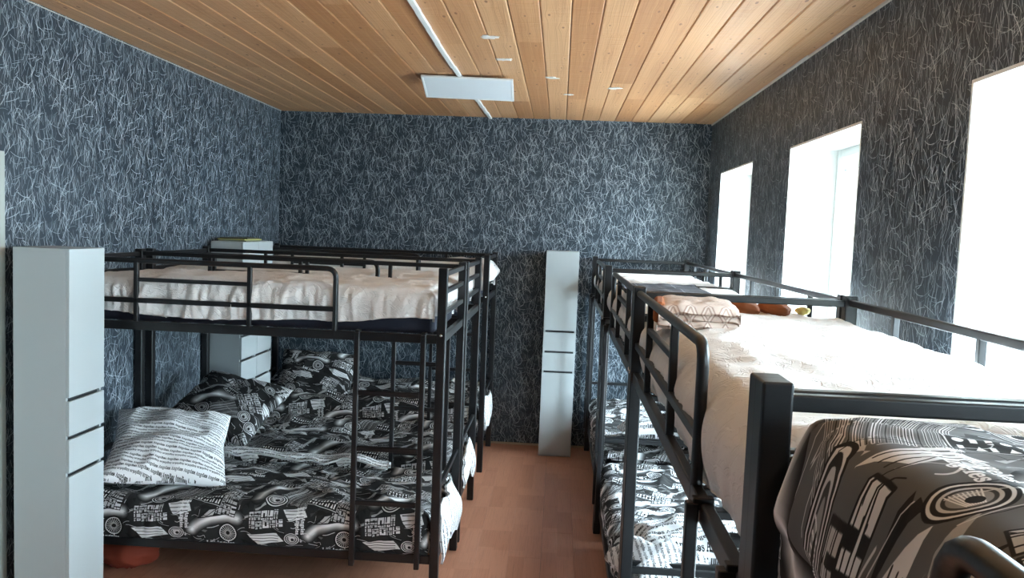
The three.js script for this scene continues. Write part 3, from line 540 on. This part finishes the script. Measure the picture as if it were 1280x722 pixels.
// ------------------------------------------------------------------ lockers
const LH = 1.768, grooves = [1.085, 0.908, 0.737];
function locker(label, x, z, turn, w, d, group) {          // front faces local +z, base at the middle of the front
  const t = thing('locker', label, 'locker', x, 0, z, turn, group), th = 0.016, f = 0.016;
  mesh('body', merge([rb(-w / 2, -w / 2 + th, 0, LH, -d, -f, 0.0015), rb(w / 2 - th, w / 2, 0, LH, -d, -f, 0.0015), rb(-w / 2 + th, w / 2 - th, LH - th, LH, -d, -f, 0.0015), rb(-w / 2 + th, w / 2 - th, 0, 0.03, -d, -f, 0.0015), rb(-w / 2 + th, w / 2 - th, 0.03, LH - th, -d, -d + 0.004, 0.0015)]), M.locker, t);
  const gap = 0.009, at = [LH, ...grooves, 0.012];
  for (let i = 0; i < 4; i++) mesh(i === 1 || i === 2 ? 'drawer' : 'door', rb(-w / 2 + 0.001, w / 2 - 0.001, at[i + 1] + (i < 3 ? gap : 0), at[i] - (i ? gap : 0.001), -f + 0.001, 0, 0.0015), M.locker, t);
  for (const y of grooves) mesh('handle_recess', bx(-w / 2 + th, w / 2 - th, y - 0.02, y + 0.02, -f - 0.03, -f - 0.012), M.recess, t);
  return t;
}
locker('tall narrow white locker standing alone at the left edge, beside the door frame', -2.182, -3.663, Math.PI / 2, 0.285, 0.262);
locker('tall narrow white locker of the pair behind the beds, the one nearer the camera', -2.262, -5.880, Math.PI / 2, 0.303, 0.235, 'pair of lockers at the left wall');
locker('tall narrow white locker of the pair behind the beds, the one nearer the back wall', -2.262, -6.185, Math.PI / 2, 0.303, 0.235, 'pair of lockers at the left wall');
locker('tall narrow white locker alone against the back wall between the bed rows', 0.032, -6.915, 0, 0.278, 0.262);
[['grey green magazine lying at the bottom on the pair of lockers', '#7d8370', 0.33, 0.20, 0.010, 0.05], ['yellow green magazine in the middle of the pile on the lockers', '#b9b56a', 0.31, 0.205, 0.008, -0.04], ['dark magazine lying on top of the pile on the lockers', '#5a584c', 0.32, 0.20, 0.009, 0.09]].reduce((y, [label, c, d, w, h, turn], i) => {
  const t = thing('magazine', label, 'magazine', -2.385, y, -5.98, turn, 'magazines on the lockers');
  mesh('cover', merge([bx(-w / 2, w / 2, 0, 0.0012, -d / 2, d / 2), bx(-w / 2, w / 2, h - 0.0012, h, -d / 2, d / 2), bx(w / 2 - 0.0015, w / 2, 0, h, -d / 2, d / 2), bx(-w / 2, w / 2, 0, h, d / 2 - 0.0015, d / 2)]), std({ color: hex(c), roughness: 0.5 }), t);
  mesh('pages', bx(-w / 2 + 0.002, w / 2 - 0.003, 0.0013, h - 0.0013, -d / 2 + 0.002, d / 2 - 0.002), M.filler, t);
  return y + h + 0.0005;
}, LH + 0.0005);

// ------------------------------------------------------------------ ceiling fittings
{
  const t = thing('ceiling_panel_lamp', 'flat white unlit panel lamp hanging askew from the wooden ceiling', 'lamp', -0.645, 2.850, -5.435);
  t.rotation.set(-0.32, 0.02, -0.008);
  const w = 0.298, d = 0.145;
  mesh('frame', merge([rb(-w, w, -0.006, 0.006, -d, -d + 0.014, 0.002), rb(-w, w, -0.006, 0.006, d - 0.014, d, 0.002), rb(-w, -w + 0.014, -0.006, 0.006, -d + 0.014, d - 0.014, 0.002), rb(w - 0.014, w, -0.006, 0.006, -d + 0.014, d - 0.014, 0.002), bx(-w + 0.002, w - 0.002, 0.003, 0.0055, -d + 0.002, d - 0.002)]), M.lampRim, t);
  mesh('diffuser', bx(-w + 0.014, w - 0.014, -0.004, 0.002, -d + 0.014, d - 0.014), M.lamp, t);
  const c = new THREE.CatmullRomCurve3([[0.20, 0.006, 0.05], [0.19, 0.03, 0.11], [0.165, 0.055, 0.16], [0.12, 0.05, 0.20], [0.09, 0.02, 0.14]].map((p) => new THREE.Vector3(...p)));
  mesh('cord', new THREE.TubeGeometry(c, 30, 0.003, 6), M.cable, t);
}
{
  const t = thing('cable_duct', 'white plastic cable duct running along the wooden ceiling behind the lamp', 'cable duct', -0.685, YC - 0.0006, 0);
  const run = (z0, z1, x0, x1) => { const n = 8, list = []; for (let i = 0; i < n; i++) { const a = z0 + (z1 - z0) * i / n, b = z0 + (z1 - z0) * (i + 1) / n, k = x0 + (x1 - x0) * (i + 0.5) / n; list.push(rb(k - 0.014, k + 0.014, -0.016, 0, b, a + 0.002, 0.003)); } return merge(list); };
  mesh('duct_length', run(ZN, -2.2, -0.01, 0.008), M.duct, t); mesh('duct_length', run(-2.2, -4.7, 0.008, -0.012), M.duct, t); mesh('duct_length', run(-4.7, ZB, -0.012, 0.03), M.duct, t);
}
[[-0.409, -4.25, 0.085, 'largest'], [-0.368, -4.79, 0.08, 'second'], [-0.096, -5.314, 0.07, 'third'], [0.323, -5.622, 0.08, 'rightmost'], [0.024, -5.934, 0.06, 'farthest']].forEach(([x, z, s, which], k) => {
  const words = { largest: 'largest white filler patch, nearest the camera on the wooden ceiling', second: 'white filler patch just right above the panel lamp, second from the camera', third: 'thin white filler patch in the middle of the wooden ceiling', rightmost: 'rightmost of the white filler patches on the wooden ceiling', farthest: 'white filler patch nearest the back wall on the wooden ceiling' };
  const n = 18, sh = new THREE.Shape(); for (let i = 0; i < n; i++) { const a = i / n * 6.283, r = s * (0.5 + 0.28 * noise(i * 1.3 + k * 5, 2)); i ? sh.lineTo(r * Math.cos(a), r * 0.75 * Math.sin(a)) : sh.moveTo(r, 0); }
  const g = new THREE.ExtrudeGeometry(sh, { depth: 0.002, bevelEnabled: true, bevelSize: 0.003, bevelThickness: 0.0015, bevelSegments: 1 }); g.rotateX(Math.PI / 2);
  place(tag(mesh('filler_patch', g, M.filler), words[which], 'filler patch', 'filler patches on the ceiling'), x, YC - 0.0004, z);
});

scene.traverse((o) => { if (o.isLight) o.castShadow = !o.isRectAreaLight; });
renderer.render(scene, camera);
